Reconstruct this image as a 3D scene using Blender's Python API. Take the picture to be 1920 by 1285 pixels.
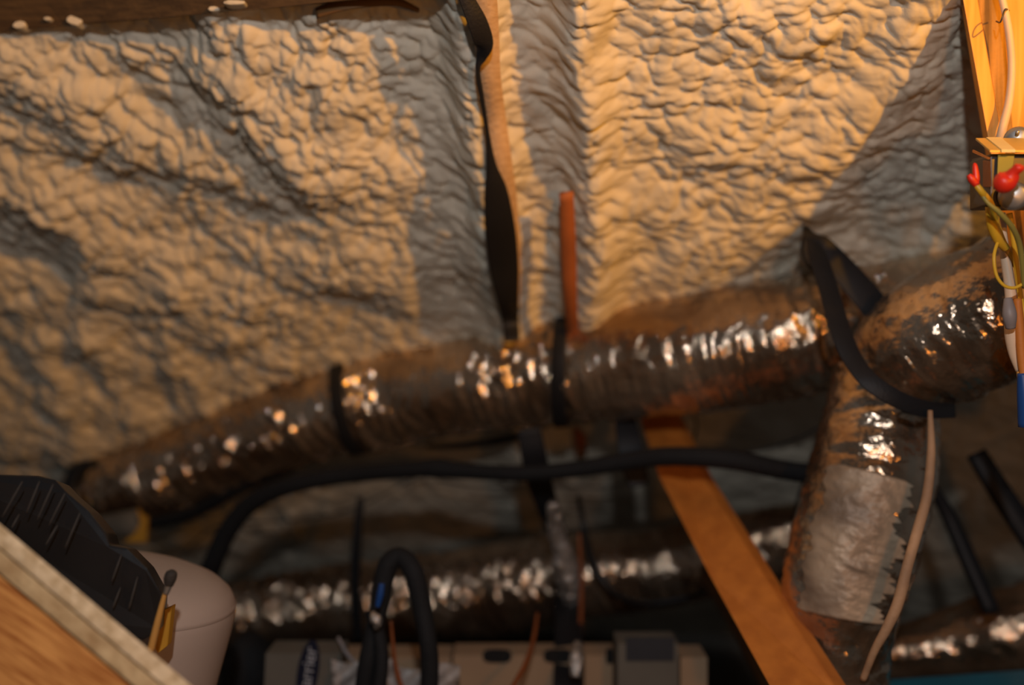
import bpy, bmesh, math, random
import numpy as np
from mathutils import Vector
random.seed(7)
for o in list(bpy.data.objects): bpy.data.objects.remove(o)
sc = bpy.context.scene
COL = sc.collection

# ------------------------------------------------------------------ camera, world, lamps
F = 1700.0                      # focal length in pixels of the 1920 wide frame
ZC = 1.5                        # eye height above the attic floor
cam = bpy.data.cameras.new('camera'); co = bpy.data.objects.new('camera', cam); COL.objects.link(co)
co.location = (0, 0, ZC); co.rotation_euler = (math.pi/2, 0, 0)
cam.sensor_width = 36; cam.lens = F/1920*36; cam.clip_start = .05
cam.dof.use_dof = True; cam.dof.focus_distance = 1.62; cam.dof.aperture_fstop = 0.85
sc.camera = co
sc.view_settings.view_transform = 'Standard'; sc.view_settings.look = 'None'
sc.view_settings.gamma = 1; sc.view_settings.use_curve_mapping = False
sc.view_settings.exposure = 0.0
w = bpy.data.worlds.new('attic_air'); sc.world = w; w.use_nodes = True
w.node_tree.nodes['Background'].inputs[0].default_value = (.9, .95, 1.0, 1)
w.node_tree.nodes['Background'].inputs[1].default_value = .055
def lamp(name, loc, power, color, rad, typ='POINT'):
    l = bpy.data.lights.new(name, typ); l.energy = power; l.color = color; l.shadow_soft_size = rad
    o = bpy.data.objects.new(name, l); COL.objects.link(o); o.location = loc
    return o
wl = lamp('warm_work_light', (1.68, -0.60, ZC+0.92), 345, (1.0, .405, .012), .035, 'SPOT')
wl.data.spot_size = math.radians(96); wl.data.spot_blend = .26
wl.rotation_euler = Vector((-1.75, 2.7, 1.72)).to_track_quat('-Z', 'Y').to_euler()
lamp('warm_low_fill', (0.62, -0.15, ZC-0.05), 20, (1.0, .38, .06), .05)  # unseen lamp added to warm the foreground and duct undersides
lamp('cool_work_light', (0.05, -0.25, ZC+0.62), 64, (.95, .95, .98), .03)

# ------------------------------------------------------------------ geometry helpers
def P(px, py, d):
    return np.array(((px-960)/F*d, d, ZC+(642.5-py)/F*d))
NRM = -np.array((.15, .8, 1.0)); NL = float(np.linalg.norm(NRM)); NRM /= NL     # roof normal into the room
HR = 2.2
def vnoise(x, y, seed=0):
    xi = np.floor(x).astype(np.int64); yi = np.floor(y).astype(np.int64)
    fx = x-xi; fy = y-yi; fx = fx*fx*(3-2*fx); fy = fy*fy*(3-2*fy)
    def h(a, b): return hash2(a, b, seed)
    return (h(xi, yi)*(1-fx)+h(xi+1, yi)*fx)*(1-fy)+(h(xi, yi+1)*(1-fx)+h(xi+1, yi+1)*fx)*fy
def hash2(a, b, s):
    n = (a.astype(np.int64)*374761393+b.astype(np.int64)*668265263+np.int64(s)*974634777) & 0xffffffff
    n = ((n ^ (n >> 13))*1274126177) & 0xffffffff
    n = ((n ^ (n >> 16))*2246822519) & 0xffffffff
    return ((n ^ (n >> 15)) & 0xffffff)/float(0xffffff)
def fbm(x, y, s, o=3):
    r = 0; a = 1; t = 0
    for i in range(o):
        r = r+a*vnoise(x*2**i, y*2**i, s+i*17); t += a; a *= .5
    return r/t
def blobs(x, y, cell, s, rmin=.55, rmax=1.0):
    x = x/cell; y = y/cell
    xi = np.floor(x).astype(np.int64); yi = np.floor(y).astype(np.int64)
    out = np.zeros_like(x)
    for i in (-1, 0, 1):
        for j in (-1, 0, 1):
            cx = xi+i+hash2(xi+i, yi+j, s); cy = yi+j+hash2(xi+i, yi+j, s+5)
            r = rmin+(rmax-rmin)*hash2(xi+i, yi+j, s+9)
            d2 = ((x-cx)**2+(y-cy)**2)/(r*r)
            out = np.maximum(out, r*np.sqrt(np.maximum(0, 1-d2)))
    return out
def seg_dist(px, py, pts):
    best = np.full_like(px, 1e9); side = np.zeros_like(px); tt = np.zeros_like(px)
    n = len(pts)-1
    for k in range(n):
        ax, ay = pts[k]; bx, by = pts[k+1]
        dx, dy = bx-ax, by-ay; L = dx*dx+dy*dy
        t = np.clip(((px-ax)*dx+(py-ay)*dy)/L, 0, 1)
        d = np.hypot(px-ax-t*dx, py-ay-t*dy)
        m = d < best
        best = np.where(m, d, best)
    return best
RIDGES = [([(880, -260), (893, 0), (902, 200), (925, 350), (955, 600), (985, 850)], .09, 34),
          ([(1060, -260), (1095, 0), (1112, 200), (1120, 420), (1105, 620), (1120, 900)], .075, 36),
          ([(330, -300), (420, 0), (455, 130), (500, 220), (600, 300)], .045, 44),
          ([(-120, 60), (60, 120), (160, 190), (260, 275), (420, 300)], .034, 36),
          ([(-200, 250), (60, 330), (170, 400), (190, 520)], .04, 40),
          ([(330, 520), (420, 560), (640, 470), (760, 500)], .03, 45),
          ([(180, 620), (260, 760), (300, 850)], .035, 26), ([(90, 640), (140, 760), (170, 850)], .03, 22),
          ([(330, 640), (370, 720), (400, 800)], .03, 24),
          ([(600, 60), (640, 240), (700, 420), (740, 560)], .02, 60),
          ([(1560, 330), (1640, 260), (1720, 130), (1760, -60)], .03, 50),
          ([(-50, 300), (120, 300), (240, 320), (330, 320)], -.022, 22),
          ([(250, 60), (300, 150), (380, 240)], -.008, 50)]
def slope_coord(px, py):
    """metres across and down the roof for a direction"""
    v = (642.5-py)/F; u = (px-960)/F
    d = HR/(v+.8+.15*u)
    return u*d, d*1.28
def H(px, py, detail=True):
    px = np.asarray(px, float); py = np.asarray(py, float)
    X, Y = slope_coord(px, py)
    h = np.zeros_like(px)
    for pts, a, s in RIDGES:
        wob = (fbm(X*9, Y*9, 61)-.5)*34
        h = h+a*np.exp(-((seg_dist(px+wob, py, pts))/s)**2*.5)
    sd = ((px-1840)*.749+(py-30)*.663)+(fbm(X*7, Y*7, 77)-.5)*70
    h = h-.06/(1+np.exp(-np.clip(sd/24, -30, 30)))
    h = h+(fbm(X*2.2, Y*2.0, 3)-.5)*.07
    if detail:
        left = 1/(1+np.exp((px-640)/90.))
        wx = X+(fbm(X*9, Y*9, 21)-.5)*.07; wy = Y+(fbm(X*9+40, Y*9, 22)-.5)*.07
        h = h+(fbm(X*8, Y*9, 33)-.5)*(.030+.030*left)
        sx = 1.0-.30*(1-left)
        soft = np.clip(.45+.9*fbm(X*2.5+9, Y*2.5, 44), .4, 1)
        soft *= np.where(py > 500, np.clip(1-(py-500)/500*(px > 560), .45, 1), 1)
        h = h+blobs(wx*sx, wy, .042, 5)*.0225*soft*(.60+.55*left)
        h = h+blobs(wx*sx*1.05+3, wy*1.1, .0245, 6)*.0165*soft
        h = h+blobs(wx*sx+7, wy, .015, 8)*.006*soft
    return h
def FD(px, py, off=0.0):
    """distance at which the foam surface lies in that direction, less an offset"""
    h = float(H(np.array([px]), np.array([py]), False)[0])+.022
    return (HR-NL*(h+off))/((642.5-py)/F+.8+.15*(px-960)/F)

def mesh_obj(name, V, Fc, mat, parent=None, smooth=True):
    me = bpy.data.meshes.new(name)
    me.from_pydata([tuple(map(float, v)) for v in V], [], [tuple(f) for f in Fc])
    me.update()
    if smooth: me.polygons.foreach_set('use_smooth', [True]*len(me.polygons))
    if mat: me.materials.append(mat)
    o = bpy.data.objects.new(name, me); COL.objects.link(o)
    if parent: o.parent = parent
    return o
def tag(o, label, cat, group=None, kind=None):
    o['label'] = label
    if cat: o['category'] = cat
    if group: o['group'] = group
    if kind: o['kind'] = kind
    return o
def recentre(o, c=None):
    """put the origin of a mesh object at its own middle, bottom"""
    me = o.data
    n = len(me.vertices); a = np.empty(n*3); me.vertices.foreach_get('co', a); a = a.reshape(-1, 3)
    c = np.array([(a[:, 0].min()+a[:, 0].max())/2, (a[:, 1].min()+a[:, 1].max())/2, a[:, 2].min()]) if c is None else c
    a -= c; me.vertices.foreach_set('co', a.ravel()); me.update(); o.location = c
    return o
def empty(name, loc, label, cat, group=None):
    o = bpy.data.objects.new(name, None); COL.objects.link(o); o.location = tuple(map(float, loc)); o.empty_display_size = .05
    return tag(o, label, cat, group)
def under(root, *objs):
    for o in objs:
        o.parent = root
        o.matrix_parent_inverse.identity()
        o.location = Vector(o.location)-root.location
def catmull(pts, n):
    pts = [np.array(p, float) for p in pts]
    pts = [2*pts[0]-pts[1]]+pts+[2*pts[-1]-pts[-2]]
    out = []
    for i in range(1, len(pts)-2):
        p0, p1, p2, p3 = pts[i-1:i+3]
        for k in range(n):
            t = k/n
            out.append(.5*((2*p1)+(-p0+p2)*t+(2*p0-5*p1+4*p2-p3)*t*t+(-p0+3*p1-3*p2+p3)*t**3))
    out.append(pts[-2])
    return np.array(out)
def path3(pts, n):
    """(px,py,distance,width px) -> centre line and radii in metres"""
    rows = [np.append(P(a, b, d), wd/2*d/F) for a, b, d, wd in pts]
    c = catmull(rows, n)
    return c[:, :3], np.maximum(c[:, 3], 1e-4)
def arc(duct, k):
    C, R = path3(duct, 20); d = np.linalg.norm(np.diff(C, axis=0), axis=1); return float(d[:int(k*20)].sum())
def frames(C):
    T = np.gradient(C, axis=0); T /= np.linalg.norm(T, axis=1)[:, None]
    return T
def tube(name, pts, mat, n=8, seg=12, disp=None, caps=True, parent=None, world=False):
    if world:
        c = catmull(pts, n); C, R = c[:, :3], np.maximum(c[:, 3], 1e-4)
    else: C, R = path3(pts, n)
    T = frames(C)
    up = np.array((0, -1.0, .15)); N0 = up-T[0]*up.dot(T[0]); N0 /= np.linalg.norm(N0)
    V = []; S = np.zeros(len(C)); S[1:] = np.cumsum(np.linalg.norm(np.diff(C, axis=0), axis=1))
    N = N0
    for i in range(len(C)):
        N = N-T[i]*N.dot(T[i]); N /= np.linalg.norm(N); B = np.cross(T[i], N)
        a = np.arange(seg)/seg*2*math.pi
        r = np.full(seg, R[i])
        if disp is not None: r = r+disp(np.full(seg, S[i]), a, R[i])
        V.append(C[i]+(np.cos(a)*r)[:, None]*N+(np.sin(a)*r)[:, None]*B)
    V = np.concatenate(V)
    Fc = []
    m = len(C)
    for i in range(m-1):
        for k in range(seg):
            k2 = (k+1) % seg
            Fc.append((i*seg+k, i*seg+k2, (i+1)*seg+k2, (i+1)*seg+k))
    if caps:
        V = np.vstack((V, C[0], C[-1])); a0 = m*seg
        for k in range(seg):
            k2 = (k+1) % seg
            Fc.append((k2, k, a0)); Fc.append(((m-1)*seg+k, (m-1)*seg+k2, a0+1))
    return recentre(mesh_obj(name, V, Fc, mat, parent))
def wrinkle(amp, s=0, k=1.0, ring=0.0, s0=1.0, hot=()):
    def f(S, a, R):
        ca, sa = np.cos(a)*1.3, np.sin(a)*1.3
        n = fbm(S*16*k+s+ca*.6, a*0+s+sa*1.5+ca*1.1, 11+s)
        n2 = fbm(S*42*k+s, ca*2.2+sa*1.3+s, 31+s)
        n3 = fbm(S*7+sa*.7, ca+s, 51+s)
        rg = ring*np.clip(1.3-S/s0, 0, 1)*(1-2*np.abs(np.sin(S*62+3.5*fbm(S*6, sa*1.6+ca+s, 71+s)*3)))*(.35+fbm(S*9, sa*2+ca+s, 91))
        for sh_, sw_, sa_ in hot: rg = rg+sa_*np.exp(-((S-sh_)/sw_)**2)*((2*fbm(S*26, sa*2.2+ca*1.6+s, 131+s)-1)*2+(1-2*np.abs(np.sin(S*80+4*fbm(S*8, sa*2+ca, 19))))*.5)
        return rg+amp*(1-np.abs(2*n-1)*2.2)+amp*.7*(1-np.abs(2*n2-1)*2)+amp*1.4*(n3-.5)
    return f
def ribbon(name, pts, mat, n=8, thick=.003, normal=(0, -1, .1), parent=None, world=None):
    """flat strap: (px,py,distance,width px)"""
    if world is not None:
        C, nrs = world; R = np.full(len(C), pts/2.0)
    else: C, R = path3(pts, n); nrs = np.tile(np.array(normal, float), (len(C), 1))
    T = frames(C); V = []
    for i in range(len(C)):
        nr = nrs[i]; N = nr-T[i]*nr.dot(T[i]); N /= np.linalg.norm(N); B = np.cross(T[i], N)
        h = thick/2; r = R[i]
        for a, b in ((-1, -.4), (-.9, -1), (.9, -1), (1, -.4), (1, .4), (.9, 1), (-.9, 1), (-1, .4)):
            V.append(C[i]+B*a*r+N*b*h)
    m = len(C); Fc = [tuple(range(7, -1, -1)), tuple((m-1)*8+k for k in range(8))]
    for i in range(m-1):
        for k in range(8):
            k2 = (k+1) % 8; Fc.append((i*8+k, i*8+k2, (i+1)*8+k2, (i+1)*8+k))
    o = recentre(mesh_obj(name, V, Fc, mat, parent))
    return o
def wrap(name, duct, k, f, width, mat, a0=-2.0, a1=2.0, lift=.012, tilt=0.0, bow=0.0):
    """a band laid round a duct path, k + f control points along it"""
    C, R = path3(duct, 20); i = int((k+f)*20); c = C[i]; rad = R[i]+lift
    t = C[i+1]-C[i-1]; t /= np.linalg.norm(t)
    n0 = np.array((0, -1.0, 0)); n0 -= t*n0.dot(t); n0 /= np.linalg.norm(n0); b = np.cross(n0, t)
    if b[2] < 0: b = -b
    a = np.linspace(a0, a1, 36)
    nr = np.cos(a)[:, None]*n0+np.sin(a)[:, None]*b
    pts = c+nr*rad+t*(np.sin(a)*tilt+np.cos(a)*bow)[:, None]
    return ribbon(name, width, mat, thick=.003, world=(pts, nr))
def prism(name, corners, ext, mat, bevel=.003, parent=None, sub=0):
    """outline of (px,py,distance) corners, given real thickness along ext (metres)"""
    A = [P(*c) for c in corners]; e = np.array(ext, float); n = len(A)
    V = A+[a+e for a in A]
    Fc = [tuple(range(n)), tuple(range(2*n-1, n-1, -1))]+[(i, i+n, (i+1) % n+n, (i+1) % n) for i in range(n)]
    o = mesh_obj(name, V, Fc, mat, parent, smooth=False)
    bm = bmesh.new(); bm.from_mesh(o.data); bmesh.ops.recalc_face_normals(bm, faces=bm.faces)
    if bevel: bmesh.ops.bevel(bm, geom=list(bm.edges), offset=bevel, segments=2, affect='EDGES', profile=.6)
    bm.to_mesh(o.data); bm.free()
    return recentre(o)
def lathe(name, prof, mat, seg=64):
    V = []; Fc = []
    for r, z in prof:
        for k in range(seg):
            a = k/seg*2*math.pi; V.append((r*math.cos(a), r*math.sin(a), z))
    for i in range(len(prof)-1):
        for k in range(seg):
            k2 = (k+1) % seg; Fc.append((i*seg+k, i*seg+k2, (i+1)*seg+k2, (i+1)*seg+k))
    return mesh_obj(name, V, Fc, mat)

# ------------------------------------------------------------------ materials
def mat(name, col, rough=.6, metal=0.0, spec=.5, col2=None, scale=8, stretch=None, bump=0, bscale=60, detail=6, sheen=0, trans=0, bstretch=None, grain=None, bump2=0):
    m = bpy.data.materials.new(name); m.use_nodes = True; nt = m.node_tree; b = nt.nodes['Principled BSDF']
    b.inputs['Base Color'].default_value = (*col, 1); b.inputs['Roughness'].default_value = rough
    b.inputs['Metallic'].default_value = metal; b.inputs['Specular IOR Level'].default_value = spec
    tc = nt.nodes.new('ShaderNodeTexCoord')
    def noise(sc_, st):
        mp = nt.nodes.new('ShaderNodeMapping'); nt.links.new(tc.outputs['Object'], mp.inputs[0])
        if st: mp.inputs['Scale'].default_value = st
        if grain and st: mp.vector_type = 'TEXTURE'; mp.inputs['Rotation'].default_value = grain
        n = nt.nodes.new('ShaderNodeTexNoise'); n.inputs['Scale'].default_value = sc_; n.inputs['Detail'].default_value = detail
        nt.links.new(mp.outputs[0], n.inputs['Vector']); return n
    n = noise(scale, stretch)
    r = nt.nodes.new('ShaderNodeValToRGB'); r.color_ramp.elements[0].position = .35; r.color_ramp.elements[1].position = .65
    c2 = col2 or tuple(c*.8 for c in col)
    r.color_ramp.elements[0].color = (*c2, 1); r.color_ramp.elements[1].color = (*col, 1)
    nt.links.new(n.outputs['Fac'], r.inputs[0]); nt.links.new(r.outputs[0], b.inputs['Base Color'])
    if bump:
        nb = noise(bscale, bstretch); bp = nt.nodes.new('ShaderNodeBump'); bp.inputs['Strength'].default_value = bump; bp.inputs['Distance'].default_value = .01
        nt.links.new(nb.outputs['Fac'], bp.inputs['Height']); nt.links.new(bp.outputs[0], b.inputs['Normal'])
        if bump2:
            n3 = noise(75, None); b3 = nt.nodes.new('ShaderNodeBump'); b3.inputs['Strength'].default_value = bump2; b3.inputs['Distance'].default_value = .004
            nt.links.new(n3.outputs['Fac'], b3.inputs['Height']); nt.links.new(bp.outputs[0], b3.inputs['Normal']); nt.links.new(b3.outputs[0], b.inputs['Normal'])
    return m
M = {}
M['foam'] = mat('spray_foam', (.66, .605, .49), .75, spec=.25, col2=(.58, .53, .42), scale=5, bump=.12, bscale=120)
M['foil'] = mat('duct_jacket', (.68, .54, .40), .14, metal=.90, col2=(.33, .22, .14), scale=5, bump=.8, bscale=22, detail=4, bump2=.55)
M['foil2'] = mat('foil_tape', (.85, .80, .74), .26, metal=.85, col2=(.65, .60, .55), scale=20, bump=1.0, bscale=70)
M['black'] = mat('black_plastic', (.012, .012, .013), .38, spec=.4, col2=(.008, .008, .009), bump=.05)
M['rubber'] = mat('black_foam_rubber', (.014, .014, .015), .75, spec=.25, bump=.25, bscale=90)
M['strap'] = mat('black_webbing', (.014, .014, .016), .55, spec=.3, bump=.15, bscale=200)
M['white'] = mat('white_plastic', (.50, .385, .315), .5, spec=.3, col2=(.48, .37, .30), scale=3)
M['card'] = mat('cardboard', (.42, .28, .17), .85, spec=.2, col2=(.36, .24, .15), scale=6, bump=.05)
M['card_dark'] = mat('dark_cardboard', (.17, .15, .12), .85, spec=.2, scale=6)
M['paper_dark'] = mat('dark_print', (.03, .032, .04), .6)
M['navy'] = mat('navy_print', (.004, .006, .022), .5, col2=(.004, .006, .022))
M['print_white'] = mat('white_print', (.5, .5, .52), .6)
M['hole'] = mat('box_inside', (.01, .009, .008), .9)
M['wood_or'] = mat('orange_pine', (.66, .22, .032), .6, col2=(.52, .16, .022), scale=3, stretch=(8, 8, .9), bump=.1)
M['wood_red'] = mat('reddish_wood', (.34, .10, .025), .7, col2=(.24, .07, .02), scale=6, bump=.1)
M['wood_hatch'] = mat('hatch_lumber', (.86, .38, .10), .6, col2=(.42, .13, .022), scale=11, grain=(0, .54, 0), stretch=(3.2, .10, .07), bump=.15, detail=3)
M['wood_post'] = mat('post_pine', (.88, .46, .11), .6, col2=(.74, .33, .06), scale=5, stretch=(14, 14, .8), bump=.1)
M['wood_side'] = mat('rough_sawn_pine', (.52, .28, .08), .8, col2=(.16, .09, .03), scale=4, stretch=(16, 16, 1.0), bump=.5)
M['wood_dark'] = mat('dark_timber', (.13, .075, .03), .8, col2=(.07, .04, .017), scale=6, stretch=(1.2, 10, 20), bump=.2)
M['wood_brown'] = mat('brown_lath', (.16, .08, .022), .7, col2=(.12, .06, .018), scale=8)
M['wood_raf'] = mat('rafter_pine', (.60, .42, .26), .7, col2=(.50, .33, .19), scale=9, stretch=(5, 12, 12), bump=.3)
M['osb'] = mat('strand_board', (.95, .70, .42), .85, col2=(.60, .40, .20), scale=60, bump=.4, bscale=80)
M['ply'] = mat('plywood_edge', (.70, .48, .24), .8, col2=(.44, .26, .11), scale=30, bump=.3)
M['red'] = mat('red_plastic', (.75, .03, .01), .4)
M['yellow'] = mat('yellow_insulation', (.85, .50, .03), .45)
M['olive'] = mat('olive_insulation', (.33, .28, .06), .5)
M['cream'] = mat('cream_sheath', (.85, .62, .42), .5)
M['tan'] = mat('tan_sheath', (.58, .34, .18), .7, col2=(.34, .20, .11), scale=12, bump=.2)
M['grey_cable'] = mat('grey_sheath', (.30, .26, .25), .5)
M['blue'] = mat('blue_plastic', (.01, .07, .28), .45)
M['teal'] = mat('teal_plastic', (.02, .22, .33), .5)
M['metal'] = mat('galvanised_steel', (.45, .45, .44), .42, metal=.85, scale=30)
M['metal_dark'] = mat('dark_steel', (.10, .09, .085), .45, metal=.6)
M['plate'] = mat('lit_lid_plate', (.75, .52, .14), .45, metal=.2)  # yellow of the lamplight on the lid is put into its colour
M['tape_y'] = mat('masking_tape', (.86, .70, .34), .6)
M['tape_o'] = mat('olive_tape', (.34, .30, .05), .6)
M['ytape'] = mat('ochre_tape', (.55, .27, .02), .6)
M['wire_red'] = mat('rust_wire', (.30, .08, .02), .5)
M['bag'] = mat('pale_plastic_sheet', (.48, .42, .38), .5)
M['floor'] = mat('plywood_floor', (.10, .075, .05), .85, col2=(.06, .045, .03), scale=4)
M['rib'] = mat('light_catching_rib', (.045, .038, .032), .6, spec=.25)  # paler tone stands for the faint light the ribs catch
M['jacket_reflection'] = mat('painted_jacket_reflection', (.66, .50, .34), .5, metal=.25, col2=(.22, .16, .11), scale=6, bump=.9, bscale=18, detail=3)  # tan of light reflected in the dusty jacket, put into the colour
M['bristle'] = mat('dark_bristles', (.03, .022, .016), .8, stretch=(40, 40, 2), bump=.4)
M['handle'] = mat('varnished_handle', (.55, .28, .07), .4)
M['wall'] = mat('gable_board', (.12, .10, .08), .9)

# ------------------------------------------------------------------ the setting
def relief():
    xs = np.arange(-420, 2340, 3.4); ys = np.arange(-700, 1215, 3.4)
    px, py = np.meshgrid(xs, ys)
    v = (642.5-py)/F; u = (px-960)/F
    d = HR/(v+.8+.15*u)
    h = H(px, py)
    X = np.stack((u*d, d, ZC+v*d), -1)+NRM*h[..., None]
    ny, nx = px.shape
    me = bpy.data.meshes.new('ceiling')
    me.vertices.add(nx*ny); me.vertices.foreach_set('co', X.reshape(-1))
    i = np.arange(ny-1)[:, None]*nx+np.arange(nx-1)[None]
    q = np.stack((i, i+nx, i+nx+1, i+1), -1).reshape(-1)
    nf = (nx-1)*(ny-1)
    me.loops.add(nf*4); me.loops.foreach_set('vertex_index', q.astype(np.int32))
    me.polygons.add(nf); me.polygons.foreach_set('loop_start', (np.arange(nf)*4).astype(np.int32))
    me.polygons.foreach_set('use_smooth', np.ones(nf, bool))
    me.update(calc_edges=True); me.validate()
    me.materials.append(M['foam'])
    o = bpy.data.objects.new('ceiling', me); COL.objects.link(o)
    o['kind'] = 'structure'; o['label'] = 'sloping roof underside coated in lumpy pale sprayed foam'
relief()
fl = mesh_obj('floor', [(-3.5, -1.5, 0), (3.5, -1.5, 0), (3.5, 5.6, 0), (-3.5, 5.6, 0), (-3.5, -1.5, -.05), (3.5, -1.5, -.05), (3.5, 5.6, -.05), (-3.5, 5.6, -.05)],
              [(0, 1, 2, 3), (7, 6, 5, 4), (0, 4, 5, 1), (1, 5, 6, 2), (2, 6, 7, 3), (3, 7, 4, 0)], M['floor'], smooth=False)
fl['kind'] = 'structure'; fl['label'] = 'dark attic floor boards'

# ------------------------------------------------------------------ timber at the roof
bd = 1.84
def rb(px, py, off=.03): return (px, py, FD(px, py, off))
bm_ = prism('ridge_beam', [rb(-160, 74), rb(120, 49), rb(300, 34), rb(430, 22, .02), rb(560, 11), rb(900, -22, .01), rb(900, -330), rb(430, -330), rb(-160, -330)], (0, .10, .06), M['wood_dark'], .003)
root = empty('roof_beam', bm_.location, 'dark brown timber beam running along the top left, flecked with pale foam', 'beam')
bm_.name = 'timber'; under(root, bm_)
for k, (x, y, wd, ht) in enumerate([(140, 36, 36, 24), (35, 46, 26, 16), (345, 6, 44, 20), (88, 34, 16, 8), (400, 16, 24, 10), (268, 26, 10, 6), (440, 4, 46, 10)]):
    c = []
    for i in range(9):
        a = i/9*6.283; r = .8+.3*random.random()
        c.append((x+wd/2*math.cos(a)*r, y+ht/2*math.sin(a)*r, rb(x, y)[2]-.008))
    f = prism('foam_splash', c, (0, .03, .0), M['foam'], .003); under(root, f)
ws = ribbon('wood_lath', [rb(594, 25, .03)+(20,), rb(640, 9, .035)+(24,), rb(700, 2, .035)+(22,), rb(745, 4, .03)+(16,), rb(785, 20, .02)+(8,)], M['wood_brown'], thick=.006)
tag(ws, 'short brown curved lath at the top edge, left of the twisted black strap', 'lath')
# exposed rafter edge
def on_foam(px, py, off): return (px, py, FD(px, py, off))
raf = ribbon('rafter', [on_foam(905, -60, .0)+(46,), on_foam(912, 60, .0)+(46,), on_foam(917, 140, .004)+(42,), on_foam(928, 215, .004)+(38,), on_foam(938, 300, .004)+(42,), on_foam(950, 380, .004)+(38,), on_foam(962, 480, .0)+(26,), on_foam(964, 575, .0)+(16,)], M['wood_raf'], n=8, thick=.03, normal=(.25, -.8, -.5))
tag(raf, 'bare pale rafter edge showing through the foam behind the twisted strap', 'rafter')
tw = ribbon('hanging_strap', [on_foam(858, -40, .045)+(20,), on_foam(878, 5, .04)+(30,), on_foam(896, 45, .04)+(38,), on_foam(907, 82, .04)+(36,), on_foam(902, 108, .035)+(20,), on_foam(896, 130, .035)+(9,), on_foam(903, 180, .035)+(9,), on_foam(914, 250, .035)+(8,), on_foam(921, 310, .04)+(20,), on_foam(930, 360, .045)+(44,), on_foam(938, 430, .045)+(57,), on_foam(945, 500, .045)+(56,), on_foam(952, 560, .045)+(42,), (957, 600, 2.50, 32), (960, 640, 2.47, 30)], M['strap'], n=8, thick=.004)
tag(tw, 'long twisted black strap hanging down the rafter at the top centre', 'strap')
lt = ribbon('wood_stake', [(1062, 362, FD(1062, 362, .075), 26), (1066, 470, FD(1066, 470, .075), 29), (1071, 586, FD(1071, 586, .06), 24), (1080, 720, 2.86, 24), (1090, 855, 3.05, 20)], M['wood_red'], thick=.012)
tag(lt, 'thin reddish wooden stake standing upright above the long duct', 'stake')
brace = prism('timber_brace', [(1196, 776, 2.86), (1262, 776, 2.80), (1322, 900, 2.45), (1490, 1170, 1.95), (1580, 1310, 1.78), (1455, 1310, 1.78), (1330, 1080, 2.12), (1236, 895, 2.45)], (.03, .045, .0), M['wood_or'], .004)
tag(brace, 'orange diagonal timber brace leaning down towards the bottom right', 'brace')

# ------------------------------------------------------------------ ducts
DL = 'flexible insulated ducts'
D1 = [(158, 925, 3.55, 108), (300, 892, 3.40, 140), (450, 832, 3.22, 152), (600, 778, 3.05, 165), (750, 742, 2.93, 180), (900, 716, 2.80, 186), (1050, 692, 2.68, 200), (1200, 676, 2.58, 214), (1350, 655, 2.50, 226), (1500, 632, 2.42, 224), (1650, 598, 2.38, 205), (1800, 560, 2.36, 195)]
d1 = tube('flexible_duct', D1, M['foil'], n=64, seg=88, disp=wrinkle(.0034, 1, 1.0, .010, 1.9, [(arc(D1, .5), .06, .010), (arc(D1, 2.25), .06, .010), (arc(D1, 1.7), .07, .012), (arc(D1, 2.85), .06, .014), (arc(D1, 3.8), .07, .013), (arc(D1, 5.55), .09, .014), (arc(D1, 6.2), .05, .010), (arc(D1, 9.6), .12, .012)]))
root = empty('insulated_duct', d1.location, 'long shiny insulated duct running across the middle against the foam', 'duct', DL)
d1.name = 'jacket'; under(root, d1)
ec = ribbon('end_band', [(180, 868, 3.33, 16), (150, 880, 3.33, 26), (136, 915, 3.33, 30), (150, 950, 3.33, 22), (165, 975, 3.33, 14)], M['black'], thick=.05)
ec['label'] = 'black band at the left end'; under(root, ec)
nk = tube('collar', [(182, 985, 3.15, 30), (215, 985, 3.1, 44), (250, 982, 3.05, 52), (266, 978, 3.05, 50)], M['card_dark'], seg=24)
nk['label'] = 'dull grey collar below the left end'; under(root, nk)
yt = prism('tape', [(256, 955, 3.0), (264, 966, 3.0), (275, 972, 3.0), (274, 1018, 3.0), (230, 1018, 3.0), (252, 1000, 3.0), (263, 980, 3.0)], (.0, .02, 0), M['ytape'], .003)
yt['label'] = 'ochre yellow tape'; under(root, yt)
D2 = [(400, 1160, 3.45, 110), (560, 1135, 3.40, 122), (740, 1122, 3.32, 145), (900, 1108, 3.25, 160), (1000, 1092, 3.18, 165), (1110, 1078, 3.12, 150), (1250, 1062, 3.05, 142), (1400, 1030, 2.95, 132), (1540, 995, 2.88, 120)]
d2 = tube('insulated_duct', D2, M['foil'], n=64, seg=80, disp=wrinkle(.0042, 5, 1.0, .011, 1.5))
tag(d2, 'lower dark shiny duct slung beneath the long one, above the cardboard boxes', 'duct', DL)
D3 = [(1655, 690, 2.12, 165), (1650, 790, 2.10, 200), (1632, 900, 2.07, 218), (1596, 1030, 2.05, 222), (1575, 1130, 2.03, 205), (1572, 1220, 2.02, 175), (1580, 1330, 2.02, 165)]
d3 = tube('insulated_duct', D3, M['foil'], n=26, seg=80, disp=wrinkle(.0045, 9))
tag(d3, 'upright shiny duct dropping at the right, beside the tan cable', 'duct', DL)
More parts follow.
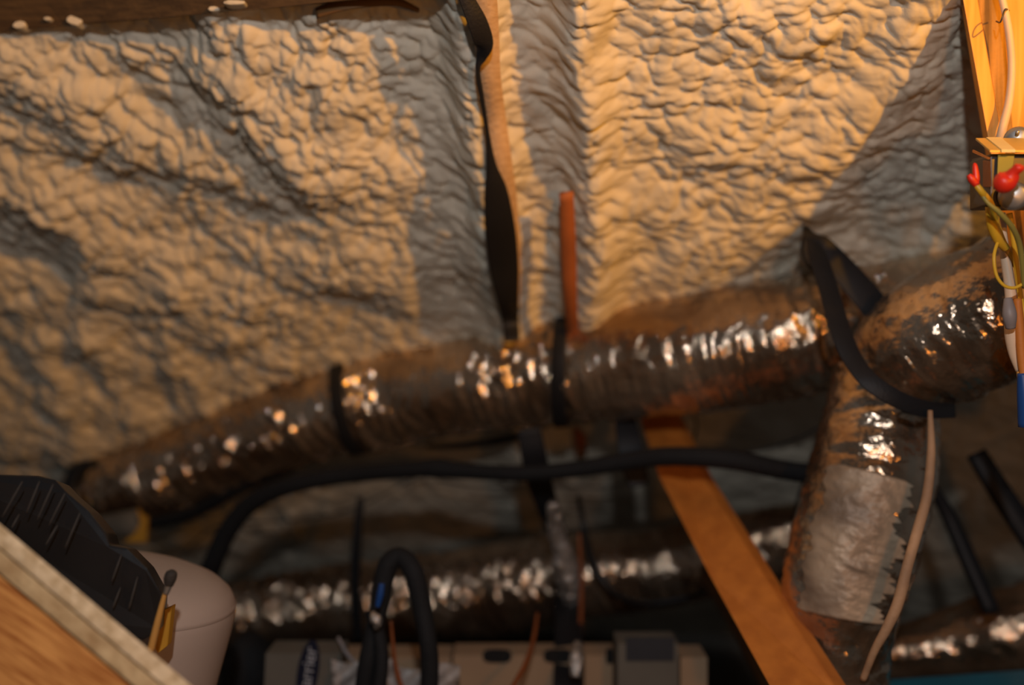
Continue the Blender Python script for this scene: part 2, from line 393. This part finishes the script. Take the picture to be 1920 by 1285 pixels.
def patch(name, duct, k0, k1, a0, a1, lift, mat, s, nu=60, nv=50):
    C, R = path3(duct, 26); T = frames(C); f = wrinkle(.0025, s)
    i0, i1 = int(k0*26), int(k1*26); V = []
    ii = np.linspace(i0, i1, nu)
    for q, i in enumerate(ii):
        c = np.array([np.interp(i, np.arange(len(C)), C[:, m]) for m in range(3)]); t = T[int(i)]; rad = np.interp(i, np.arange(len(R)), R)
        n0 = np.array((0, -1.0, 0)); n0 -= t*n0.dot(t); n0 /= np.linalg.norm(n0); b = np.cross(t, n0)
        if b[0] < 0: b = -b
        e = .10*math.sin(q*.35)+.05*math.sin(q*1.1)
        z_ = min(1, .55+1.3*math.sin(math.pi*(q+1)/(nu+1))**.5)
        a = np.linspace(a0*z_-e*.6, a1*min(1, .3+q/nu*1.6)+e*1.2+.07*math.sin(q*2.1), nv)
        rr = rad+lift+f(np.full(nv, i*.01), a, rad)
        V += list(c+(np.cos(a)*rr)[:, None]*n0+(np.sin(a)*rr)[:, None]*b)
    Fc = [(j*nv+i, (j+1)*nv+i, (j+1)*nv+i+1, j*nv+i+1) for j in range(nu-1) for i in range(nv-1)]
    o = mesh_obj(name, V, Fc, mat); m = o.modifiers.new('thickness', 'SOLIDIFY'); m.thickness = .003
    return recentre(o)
root = empty('insulated_duct', d3.location, d3['label'], 'duct', DL)
for kk in ('label', 'category', 'group'): del d3[kk]
d3.name = 'jacket'
pt = patch('reflection_patch', D3, 2.0, 4.2, -1.05, .30, .009, M['jacket_reflection'], 40); pt['label'] = 'tan patch painting the lit reflection on the dusty jacket'  # added surface that carries the painted reflection on the upright duct
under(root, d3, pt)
D4 = [(1640, 700, 2.10, 150), (1700, 670, 2.06, 215), (1790, 622, 2.0, 250), (1900, 570, 1.94, 262), (2060, 500, 1.88, 265)]
d4 = tube('insulated_duct', D4, M['foil'], n=30, seg=88, disp=wrinkle(.0048, 14))
tag(d4, 'fat crumpled duct rising to the right edge behind the yellow wires', 'duct', DL)
D5 = [(1585, 1245, 2.75, 60), (1680, 1228, 2.72, 92), (1790, 1208, 2.68, 125), (1900, 1180, 2.62, 150), (2060, 1150, 2.58, 155)]
d5 = tube('insulated_duct', D5, M['foil'], n=24, seg=70, disp=wrinkle(.0035, 22))
tag(d5, 'shiny duct lying low in the bottom right corner, above the blue lid', 'duct', DL)

# ------------------------------------------------------------------ straps, hoses and cables
def strap(pts, label, thick=.004, n=8, nr=(0, -1, .1)):
    return tag(ribbon('duct_strap', pts, M['strap'], n=n, thick=thick, normal=nr), label, 'strap', 'black duct hanging straps')
tag(wrap('duct_strap', D1, 3, .42, .050, M['strap'], tilt=.008, bow=.05), 'black strap wrapped round the long duct at its left half', 'strap', 'black duct hanging straps')
tag(wrap('duct_strap', D1, 6, .05, .042, M['strap'], lift=.014, tilt=.03, bow=.05), 'black strap wrapped round the long duct below the reddish stake', 'strap', 'black duct hanging straps')
s3 = ribbon('strap_band', [(992, 805, 2.56, 44), (1002, 860, 2.58, 48), (1014, 910, 2.66, 46), (1030, 960, 2.76, 40), (1050, 1020, 2.88, 36), (1062, 1100, 2.90, 46), (1066, 1180, 2.66, 52), (1064, 1300, 2.40, 56)], M['strap'], n=8, thick=.006)
root = empty('duct_strap', s3.location, 'broad black strap down the centre with glinting foil tape on it', 'strap', 'black duct hanging straps')
under(root, s3)
ft = tube('foil_tape', [(1036, 945, 2.62, 16), (1044, 1000, 2.70, 26), (1058, 1050, 2.76, 40), (1070, 1100, 2.80, 44), (1074, 1138, 2.84, 20)], M['foil2'], n=30, seg=40, disp=wrinkle(.003, 3, 2, 0, 1, [(.1, .5, .005)]))
ft2 = tube('foil_tape', [(1083, 1205, 2.42, 12), (1081, 1238, 2.38, 26), (1079, 1270, 2.36, 14)], M['foil2'], n=10, seg=20, disp=wrinkle(.002, 4, 3))
under(root, ft, ft2)
strap([(1510, 425, FD(1510, 425, .0), 12), (1530, 450, 2.16, 38), (1585, 510, 2.15, 50), (1640, 575, 2.14, 54), (1690, 640, 2.16, 40)], 'short thick black strap slanting right to the fat duct')
strap([(1512, 425, FD(1512, 425, .0), 12), (1530, 470, 2.12, 34), (1553, 540, 2.04, 38), (1576, 620, 1.96, 40), (1598, 672, 1.92, 38), (1632, 716, 1.88, 36), (1685, 750, 1.87, 34), (1740, 768, 1.90, 32), (1790, 770, 1.99, 28)], 'black strap curving down and right under the fat duct', n=12)
tag(tube('thin_wire', [(1512, 432, 2.2, 5), (1503, 462, 2.18, 6), (1510, 490, 2.16, 6), (1545, 530, 2.12, 8)], M['black']), 'thin black wire hanging beside the forked straps', 'wire')
strap([(1172, 786, 2.62, 40), (1180, 830, 2.58, 46), (1190, 880, 2.56, 46), (1200, 912, 2.55, 34)], 'short black strap behind the black hose, left of the orange brace')
strap([(1520, 880, 2.5, 30), (1508, 920, 2.7, 26), (1500, 965, 2.85, 26)], 'black strap at the right end of the black hose')
HG = 'black insulated hoses'
tag(tube('insulated_hose', [(388, 1085, 2.85, 40), (402, 1050, 2.82, 38), (428, 995, 2.8, 37), (470, 945, 2.78, 36), (540, 912, 2.74, 34), (640, 892, 2.7, 33), (780, 880, 2.62, 32), (820, 878, 2.6, 38), (880, 884, 2.56, 30), (980, 888, 2.5, 30), (1080, 880, 2.46, 31), (1180, 864, 2.4, 34), (1260, 856, 2.34, 36), (1370, 862, 2.3, 38), (1460, 880, 2.3, 36), (1530, 890, 2.32, 36)], M['rubber'], n=10, seg=20), 'long black hose arching across beneath the long duct', 'hose', HG)
tag(tube('insulated_hose', [(678, 1320, 2.1, 34), (690, 1240, 2.1, 36), (702, 1180, 2.12, 34), (714, 1120, 2.14, 36), (727, 1062, 2.15, 40), (752, 1045, 2.15, 36), (776, 1075, 2.13, 38), (791, 1140, 2.12, 36), (802, 1200, 2.1, 34), (806, 1250, 2.1, 35), (804, 1320, 2.1, 33)], M['rubber'], n=10, seg=20), 'black hose bent into an upside down U in front of the lower duct', 'hose', HG)
tag(tube('insulated_hose', [(706, 1320, 2.06, 26), (716, 1240, 2.07, 26), (708, 1180, 2.1, 24), (690, 1150, 2.14, 14)], M['rubber'], n=8, seg=16), 'short black hose close against the left leg of the U bend', 'hose', HG)
tag(tube('cable_clamp', [(716, 1095, 2.05, 10), (713, 1115, 2.05, 13), (708, 1138, 2.05, 9)], M['blue'], seg=12), 'small blue sleeve on the left leg of the bent hose', 'sleeve')
tag(tube('pipe_fitting', [(698, 1150, 2.05, 8), (704, 1160, 2.04, 20), (708, 1168, 2.04, 16), (705, 1178, 2.05, 8)], M['foil2'], seg=14, disp=wrinkle(.001, 2, 4)), 'small glinting brass fitting below the blue sleeve', 'fitting')
tag(tube('tent_pole', [(676, 935, 2.9, 12), (670, 1000, 2.9, 19), (666, 1080, 2.9, 20), (668, 1150, 2.9, 20), (672, 1200, 2.9, 18)], M['black'], seg=12), 'straight black rod standing upright left of the bent hose', 'rod')
tag(tube('black_cable', [(1084, 930, 2.95, 9), (1094, 985, 2.95, 11), (1106, 1040, 2.9, 13), (1128, 1085, 2.86, 13), (1160, 1118, 2.85, 12), (1210, 1132, 2.87, 11), (1290, 1120, 2.88, 10), (1370, 1090, 2.9, 8)], M['black'], n=10), 'black cable looping beneath the lower duct, right of the broad strap', 'cable')
tag(tube('black_cable', [(800, 838, 3.0, 8), (880, 835, 2.98, 12), (960, 822, 2.95, 14), (1000, 812, 2.95, 10)], M['black'], n=8), 'black cable close under the long duct, left of the broad strap', 'cable')
tag(tube('black_cable', [(270, 985, 3.3, 24), (360, 962, 3.25, 26), (450, 915, 3.2, 26), (540, 880, 3.15, 22), (620, 850, 3.1, 16), (720, 842, 3.05, 10)], M['black'], n=8), 'thick black cable under the left end of the long duct', 'cable')
tag(tube('thin_wire', [(330, 1060, 3.3, 3), (372, 1010, 3.3, 3), (420, 985, 3.3, 3), (520, 978, 3.3, 3), (620, 966, 3.3, 3), (700, 938, 3.3, 3), (760, 905, 3.3, 3), (800, 890, 3.3, 3)], M['black'], n=8, seg=8), 'thin dark wire sagging below the left half of the black hose', 'wire')
tag(tube('thin_wire', [(820, 900, 3.2, 3), (900, 912, 3.2, 3), (1040, 910, 3.2, 3), (1130, 915, 3.2, 3), (1190, 900, 3.2, 3)], M['black'], n=8, seg=8), 'thin dark wire sagging below the middle of the black hose', 'wire')
tag(tube('thin_wire', [(1300, 772, 2.9, 4), (1306, 800, 2.9, 5), (1298, 835, 2.9, 5)], M['black'], n=8, seg=8), 'short dark wire curling down right of the orange brace top', 'wire')
tag(tube('thin_wire', [(1330, 855, 2.6, 3), (1430, 842, 2.6, 4), (1500, 820, 2.6, 4), (1545, 795, 2.6, 4)], M['black'], n=8, seg=8), 'thin dark wire rising right above the black hose', 'wire')
tag(tube('copper_wire', [(1008, 1150, 2.5, 6), (1000, 1200, 2.4, 8), (985, 1245, 2.3, 9), (955, 1300, 2.2, 10)], M['wire_red'], n=8, seg=8), 'rust red wire slanting down in front of the holed cardboard box', 'wire')
tag(tube('copper_wire', [(733, 1165, 2.2, 5), (737, 1210, 2.2, 7), (742, 1250, 2.2, 8), (756, 1300, 2.2, 10)], M['wire_red'], n=8, seg=8), 'rust red wire hanging between the legs of the bent hose', 'wire')
tag(tube('copper_wire', [(1086, 1000, 2.7, 5), (1090, 1100, 2.7, 8), (1088, 1200, 2.7, 9), (1090, 1300, 2.7, 9)], M['wire_red'], n=8, seg=8), 'rust red wire falling along the right side of the broad strap', 'wire')
tag(tube('grey_cable', [(634, 1195, 2.3, 6), (650, 1225, 2.28, 8), (672, 1250, 2.26, 7)], M['grey_cable'], n=8, seg=8), 'short grey cable end behind the bent hose, over the pale sheet', 'cable')
tag(tube('tan_cable', [(1744, 770, 1.86, 9), (1746, 850, 1.84, 15), (1738, 930, 1.82, 18), (1722, 990, 1.8, 19), (1702, 1060, 1.78, 19), (1684, 1130, 1.77, 20), (1662, 1180, 1.77, 18), (1640, 1220, 1.78, 14), (1618, 1275, 1.8, 12)], M['tan'], n=10, seg=14), 'tan cable hanging in a slanting line beside the upright duct', 'cable')
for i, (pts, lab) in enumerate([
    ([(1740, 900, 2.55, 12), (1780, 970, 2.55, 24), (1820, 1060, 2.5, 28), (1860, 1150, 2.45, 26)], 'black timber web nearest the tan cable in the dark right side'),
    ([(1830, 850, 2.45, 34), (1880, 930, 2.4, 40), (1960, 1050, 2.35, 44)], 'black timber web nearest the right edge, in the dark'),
    ([(1320, 1080, 2.75, 22), (1380, 1170, 2.6, 28), (1450, 1300, 2.4, 34)], 'dark strip painting the shade close behind the orange brace')]):  # last one is a dark strip in place of the brace's shade
    tag(ribbon('web_or_shade_strip', pts, M['wood_brown'] if i == 2 else M['strap'], thick=.03, n=6), lab, 'truss web')
# ------------------------------------------------------------------ post with box and wiring at the right
pA = prism('front_stud', [(1704, -560, 1.690), (1734, -560, 1.690), (1886, 300, 1.716), (1924, 560, 1.768), (1960, 800, 1.820), (1920, 800, 1.820), (1888, 560, 1.768), (1860, 300, 1.716)], (.025, .04, 0), M['wood_post'], .002)
root = empty('timber_post', pA.location, 'bright orange timber post at the right edge carrying the wired metal box', 'post')
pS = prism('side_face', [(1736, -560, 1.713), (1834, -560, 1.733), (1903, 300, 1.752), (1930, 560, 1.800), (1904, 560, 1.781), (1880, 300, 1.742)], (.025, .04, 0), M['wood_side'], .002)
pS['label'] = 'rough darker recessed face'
pB = prism('rear_stud', [(1828, -560, 1.745), (2040, -560, 1.729), (2040, 800, 1.846), (1936, 800, 1.846), (1912, 560, 1.807), (1900, 300, 1.756)], (.025, .04, 0), M['wood_post'], .002)
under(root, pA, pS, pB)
cb = tube('cream_cable', [(1868, -40, 1.677, 13), (1882, 10, 1.677, 13), (1893, 70, 1.683, 14), (1897, 130, 1.683, 14), (1892, 190, 1.690, 15), (1880, 240, 1.690, 16), (1872, 275, 1.703, 17)], M['cream'], n=10, seg=14)
root = empty('cream_cable', cb.location, 'cream sheathed cable stapled to the orange post above the metal box', 'cable')
cb.name = 'sheath'; stp = tube('staple', [(1868, 40, 1.690, 3), (1876, 41, 1.651, 3), (1884, 18, 1.651, 3), (1892, 20, 1.690, 3)], M['metal_dark'], n=6, seg=8)
under(root, cb, stp)
# metal junction box
root = empty('junction_box', P(1880, 380, 1.612), 'open metal electrical box with a tape striped lid, tinted as lit yellow, on the orange post', 'electrical box')
lid = prism('lid', [(1829, 263, 1.606), (1990, 263, 1.606), (1990, 286, 1.508), (1856, 286, 1.508)], (0, 0, .004), M['plate'], .001)
lt2 = prism('lid_tape', [(1849, 262.5, 1.603), (1877, 262.5, 1.603), (1904, 286, 1.505), (1878, 286, 1.505)], (0, 0, .005), M['tape_y'], .0005); lt2['label'] = 'pale tape stripe'
body = prism('box_body', [(1857, 288, 1.528), (1990, 288, 1.528), (1990, 384, 1.528), (1857, 384, 1.528)], (0, .07, 0), M['metal_dark'], .003)
ot = prism('front_tape', [(1872, 288, 1.521), (1903, 288, 1.521), (1893, 352, 1.521), (1869, 352, 1.521)], (0, .003, 0), M['tape_o'], .001); ot['label'] = 'olive tape strip'
side1 = prism('side_plate', [(1829, 282, 1.625), (1858, 296, 1.521), (1855, 300, 1.521), (1828, 288, 1.625)], (0, .01, .004), M['wood_or'], .001); side1['label'] = 'coppery side tab'
side2 = prism('side_plate', [(1827, 297, 1.625), (1845, 293, 1.560), (1845, 350, 1.560), (1827, 340, 1.625)], (0, .01, 0), M['metal_dark'], .001)
side3 = prism('side_plate', [(1846, 300, 1.547), (1857, 302, 1.515), (1860, 350, 1.515), (1846, 350, 1.547)], (0, .006, 0), M['wire_red'], .001)
side3['label'] = 'dark red side tab'
tab = tube('mounting_tab', [(1908, 262, 1.606, 2), (1908, 262, 1.612, 44), (1908, 262, 1.625, 44), (1908, 262, 1.631, 2)], M['metal'], n=3, seg=28); tab['label'] = 'rounded grey tab'
scr = tube('screw', [(1908, 248, 1.593, 7), (1908, 248, 1.612, 8)], M['metal'], n=3, seg=12)
ring = tube('lock_ring', [(1900, 368, 1.502, 2), (1900, 368, 1.508, 50), (1900, 368, 1.521, 50)], M['metal'], n=3, seg=28); ring['label'] = 'round grey conduit ring'
under(root, lid, lt2, body, ot, side1, side2, side3, tab, ring, scr)
NG = 'red wire nuts on the metal box'
tag(tube('wire_nut', [(1864, 345, 1.456, 6), (1872, 344, 1.450, 34), (1884, 341, 1.443, 42), (1895, 332, 1.437, 32), (1902, 322, 1.430, 20), (1912, 313, 1.423, 19), (1915, 309, 1.421, 8)], M['red'], n=6, seg=20), 'big bright red wire nut on the front of the metal box', 'wire nut', NG)
tag(tube('wire_nut', [(1826, 306, 1.508, 3), (1828, 312, 1.508, 9), (1830, 335, 1.508, 13), (1828, 346, 1.508, 10)], M['red'], n=6, seg=14), 'narrow red wire nut upright at the left side of the metal box', 'wire nut', NG)
tag(tube('wire_nut', [(1816, 328, 1.495, 8), (1822, 336, 1.495, 14), (1832, 348, 1.495, 12)], M['red'], n=6, seg=14), 'small slanting red wire nut at the lower left corner of the metal box', 'wire nut', NG)
def wire(pts, m, label, nm='yellow_wire'):
    pts = [(a, b, d, w_*1.25) for a, b, d, w_ in pts]
    return tag(tube(nm, pts, m, n=8, seg=10), label, 'wire', 'wires below the metal box')
wire([(1830, 346, 1.495, 9), (1842, 362, 1.495, 10), (1858, 384, 1.521, 10), (1868, 420, 1.560, 10), (1880, 455, 1.586, 11), (1892, 470, 1.612, 10), (1905, 500, 1.625, 8)], M['yellow'], 'yellow wire running from the small red nut down the left of the bundle')
wire([(1833, 350, 1.502, 6), (1850, 378, 1.495, 6), (1875, 400, 1.495, 8), (1900, 430, 1.508, 8), (1914, 470, 1.534, 8), (1921, 540, 1.560, 7)], M['olive'], 'dull olive wire arching over the front of the yellow ones', 'olive_wire')
wire([(1862, 385, 1.547, 22), (1862, 420, 1.560, 18), (1872, 450, 1.573, 14), (1886, 466, 1.586, 12)], M['yellow'], 'thick folded yellow wire just under the metal box')
wire([(1872, 450, 1.573, 5), (1864, 480, 1.560, 5), (1868, 515, 1.560, 5), (1882, 535, 1.560, 5), (1902, 540, 1.560, 5), (1922, 530, 1.560, 5)], M['yellow'], 'thin yellow wire making an open loop at the right edge')
wire([(1892, 400, 1.586, 9), (1900, 440, 1.586, 9), (1906, 500, 1.599, 8), (1914, 560, 1.612, 8), (1924, 600, 1.612, 8)], M['yellow'], 'yellow wire furthest right in the hanging bundle')
wire([(1876, 400, 1.625, 14), (1880, 450, 1.625, 15), (1888, 500, 1.625, 15), (1896, 560, 1.625, 17), (1898, 620, 1.625, 22), (1901, 660, 1.625, 16), (1912, 695, 1.625, 12)], M['cream'], 'pinkish cream cable hanging below the metal box', 'cream_cable')
wire([(1890, 560, 1.599, 12), (1893, 590, 1.593, 20), (1895, 615, 1.599, 14)], M['grey_cable'], 'short grey sleeve around the cables below the yellow loop', 'grey_sleeve')
wire([(1908, 560, 1.612, 12), (1912, 620, 1.612, 14), (1916, 670, 1.612, 14), (1920, 705, 1.612, 12)], M['wood_or'], 'orange cable beside the pinkish cream one at the right edge', 'orange_cable')
wire([(1917, 700, 1.612, 14), (1922, 740, 1.612, 22), (1928, 800, 1.612, 28)], M['blue'], 'dark blue cable end at the right edge below the bundle', 'blue_cable')

# ------------------------------------------------------------------ bottom left: hatch edge, black case, bucket, brush
EX = (-.10, .22, -.085)
def L(x0, y0, x1, y1, x2, y2, x3, y3, d0=1.30, d1=1.22): return [(x0, y0, d0), (x1, y1, d1), (x2, y2, d1), (x3, y3, d0)]
t0 = prism('strand_board', L(-560, 510, 420, 1338, 368, 1338, -560, 554), EX, M['osb'], .0015)
root = empty('hatch_frame', t0.location, 'wooden hatch edge of board layers and orange lumber in the bottom left', 'hatch frame')
t1 = prism('plywood', L(-560, 558, 364, 1338, 312, 1338, -560, 604), EX, M['ply'], .0015)
parts = [t0, t1]
parts.append(prism('lumber', L(-560, 609, 306, 1338, -60, 1700, -560, 1700), EX, M['wood_hatch'], .0015))
for p in parts: under(root, p)
# black ribbed case
EB = (-.04, .13, -.03)
b1 = prism('case_body', [(-330, 760, 1.54), (-250, 740, 1.54), (-140, 850, 1.52), (-60, 889, 1.52), (72, 892, 1.52), (104, 900, 1.51), (124, 922, 1.50), (166, 958, 1.49), (200, 1000, 1.48), (206, 1022, 1.47), (238, 1028, 1.47), (276, 1066, 1.46), (304, 1116, 1.45), (300, 1182, 1.45), (268, 1202, 1.45), (180, 1170, 1.45), (-60, 1010, 1.51), (-330, 800, 1.54)], EB, M['black'], .004)
root = empty('ribbed_case', b1.location, 'black ribbed plastic case lying on the hatch edge in front of the bucket', 'case')
under(root, b1)
for (x0, y0, x1, y1) in [(42, 903, 4, 970), (74, 903, 50, 962), (100, 908, 70, 975), (122, 925, 92, 985), (150, 962, 122, 1028), (108, 985, 86, 1022), (228, 1040, 210, 1090), (226, 1102, 212, 1140), (258, 1082, 242, 1142), (36, 965, 22, 990)]:
    r_ = tube('rib', [(x0, y0, 1.455, 3), ((x0+x1)/2, (y0+y1)/2, 1.447, 4.5), (x1, y1, 1.443, 3)], M['rib'], n=4, seg=8); under(root, r_)
# bucket
bd_ = 1.80; R = .227
prof = [(.0005, .045), (.08, .044), (.15, .037), (.19, .022), (.212, .006), (.224, -.012), (R, -.035), (R-.002, -.07), (R-.03, -.34), (R-.04, -.46), (.0005, -.46)]
bk = lathe('bucket_body', prof, M['white'], 72)
bc = P(226, 1100, bd_)
bk.location = bc; bk.rotation_euler = (math.radians(-2), math.radians(9), 0)
root = empty('plastic_bucket', bc, 'large white plastic bucket with a rounded lid behind the black case', 'bucket')
rim = lathe('lid_rim', [(.2235, -.008), (.2262, -.013), (.2266, -.019), (.2250, -.022)], M['white'], 72)
rim.location = bc; rim.rotation_euler = bk.rotation_euler
under(root, bk, rim)
# paintbrush
hd = tube('handle', [(282, 1222, 1.45, 14), (296, 1165, 1.45, 13), (308, 1118, 1.45, 9), (313, 1108, 1.45, 8)], M['handle'], n=8, seg=12)
root = empty('paintbrush', hd.location, 'paintbrush with dark bristles standing against the white bucket', 'paintbrush')
fe = tube('ferrule', [(311, 1114, 1.448, 10), (315, 1102, 1.448, 13), (317, 1094, 1.448, 15)], M['metal'], n=5, seg=14)
br = tube('bristles', [(316, 1098, 1.448, 17), (319, 1085, 1.448, 23), (322, 1074, 1.448, 20), (323, 1069, 1.448, 8)], M['bristle'], n=6, seg=16)
under(root, hd, fe, br)
tag(prism('ochre_wedge', [(278, 1198, 1.53), (296, 1150, 1.53), (322, 1138, 1.54), (314, 1212, 1.54), (296, 1226, 1.53)], (0, .02, 0), M['ytape'], .002), 'flat ochre wedge behind the paintbrush, against the bucket', 'stick')  # ochre wedge beside the brush handle

# ------------------------------------------------------------------ boxes along the bottom
def box(name, x0, x1, top, d, depth, m, label, group='cardboard boxes along the bottom', lean=0):
    depth = .10; A = P(x0, top, d); B = P(x1, top, d); z1 = ZC+(642.5-top)/F*(d+depth*.9)
    V = [(A[0], d, 0.0), (B[0], d, 0.0), (B[0]+lean, d, z1), (A[0]+lean, d, z1)]
    V = V+[(x, y+depth, z) for x, y, z in V]
    o = mesh_obj('carton', V, [(0, 1, 2, 3), (5, 4, 7, 6), (3, 2, 6, 7), (0, 4, 5, 1), (1, 5, 6, 2), (4, 0, 3, 7)], m, smooth=False)
    recentre(o)
    r = empty(name, o.location, label, 'box', group); under(r, o)
    return r
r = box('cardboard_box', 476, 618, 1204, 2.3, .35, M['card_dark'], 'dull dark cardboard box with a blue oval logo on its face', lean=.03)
# oval logo, stood on its end
c0 = P(577, 1262, 2.296)
V = [(0, 0, 0)]+[(.027*math.cos(a), 0, .084*math.sin(a)) for a in np.linspace(0, 2*math.pi, 48, endpoint=False)]
V = V+[(x, .004, z) for x, y, z in V]
Fc = [(0, 1+k, 1+(k+1) % 48) for k in range(48)]+[(1+k, 50+k, 50+(k+1) % 48, 1+(k+1) % 48) for k in range(48)]
lo = mesh_obj('logo', V, Fc, M['navy'], smooth=False); lo.location = c0; lo.rotation_euler = (0, math.radians(9), 0); lo['label'] = 'dark blue oval logo with pale lettering'
tcu = bpy.data.curves.new('lettering', 'FONT'); tcu.body = 'Carrier'; tcu.size = .044; tcu.extrude = .0006; tcu.align_x = 'CENTER'; tcu.align_y = 'CENTER'
to = bpy.data.objects.new('lettering_source', tcu); COL.objects.link(to)
bpy.context.view_layer.update()
tm = bpy.data.meshes.new_from_object(to.evaluated_get(bpy.context.evaluated_depsgraph_get())); bpy.data.objects.remove(to)
tm.materials.clear(); tm.materials.append(M['print_white'])
te = bpy.data.objects.new('lettering', tm); COL.objects.link(te); te.parent = lo; te.location = (0, -.0015, 0); te.rotation_euler = (math.pi/2, math.radians(-90), 0)
under(r, lo)
r = box('cardboard_box', 640, 846, 1212, 2.55, .3, M['card'], 'tan cardboard box behind the bent black hose')
pr = prism('printed_label', [(716, 1268, 2.545), (742, 1264, 2.545), (744, 1300, 2.545), (716, 1300, 2.545)], (0, .003, 0), M['paper_dark'], 0); under(r, pr); pr['label'] = 'dark printed patch'
r = box('cardboard_box', 850, 1092, 1209, 2.5, .3, M['card'], 'tan cardboard box with two dark oval hand holes')
def hole(x, y, wd, ht, d):
    c = []
    for i in range(20):
        a = i/20*2*math.pi; ca, sa = math.cos(a), math.sin(a)
        c.append((x+wd/2*math.copysign(abs(ca)**.6, ca), y+ht/2*math.copysign(abs(sa)**.7, sa), d))
    return prism('hand_hole', c, (0, .004, 0), M['hole'], 0)
for a in ((932, 1231, 54, 26), (1046, 1231, 54, 26)):
    h = hole(*a, 2.497); under(r, h); h['label'] = 'dark oval hand hole'
r = box('cardboard_box', 1096, 1162, 1209, 2.52, .3, M['card'], 'narrow tan cardboard box between the broad strap and the dark box')
h = hole(1143, 1231, 14, 30, 2.517); under(r, h)
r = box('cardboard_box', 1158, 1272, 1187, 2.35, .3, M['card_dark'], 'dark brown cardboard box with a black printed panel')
pr = prism('printed_panel', [(1174, 1197, 2.345), (1264, 1197, 2.345), (1264, 1240, 2.345), (1174, 1240, 2.345)], (0, .004, 0), M['paper_dark'], 0); under(r, pr); pr['label'] = 'blackish printed panel'
r = box('cardboard_box', 1276, 1326, 1212, 2.4, .3, M['card'], 'tan cardboard box end right of the dark brown box')
# pale crumpled sheet
pts = []
gx, gy = 26, 14
V = []
for j in range(gy):
    for i in range(gx):
        px = 622+i*9.6; py = 1238+j*7+6*math.sin(i*.5)+(12 if i > 12 else 0)
        V.append(P(px, py, 2.24+.03*math.sin(i*.9+j*.7)+.02*random.random()))
Fq = [(j*gx+i, (j+1)*gx+i, (j+1)*gx+i+1, j*gx+i+1) for j in range(gy-1) for i in range(gx-1)]
sh = mesh_obj('plastic_sheet', V, Fq, M['bag']); so = sh.modifiers.new('thickness', 'SOLIDIFY'); so.thickness = .002
recentre(sh); tag(sh, 'pale crumpled plastic sheet behind the legs of the bent hose', 'plastic sheet')
# dark tub left of the logo box, blue lid at the right
tag(tube('dark_bag', [(438, 1205, 2.6, 50), (455, 1225, 2.6, 86), (466, 1262, 2.6, 96), (460, 1330, 2.6, 90)], M['rubber'], n=8, seg=28, disp=wrinkle(.006, 7)), 'dark lumpy bag between the white bucket and the logo box', 'bag')
tag(prism('plastic_tote', [(1606, 1326, 2.25), (1790, 1313, 2.25), (2000, 1298, 2.25), (2000, 1480, 2.25), (1606, 1480, 2.25)], (.02, .16, 0), M['teal'], .005), 'blue plastic tote along the bottom right edge', 'tote')
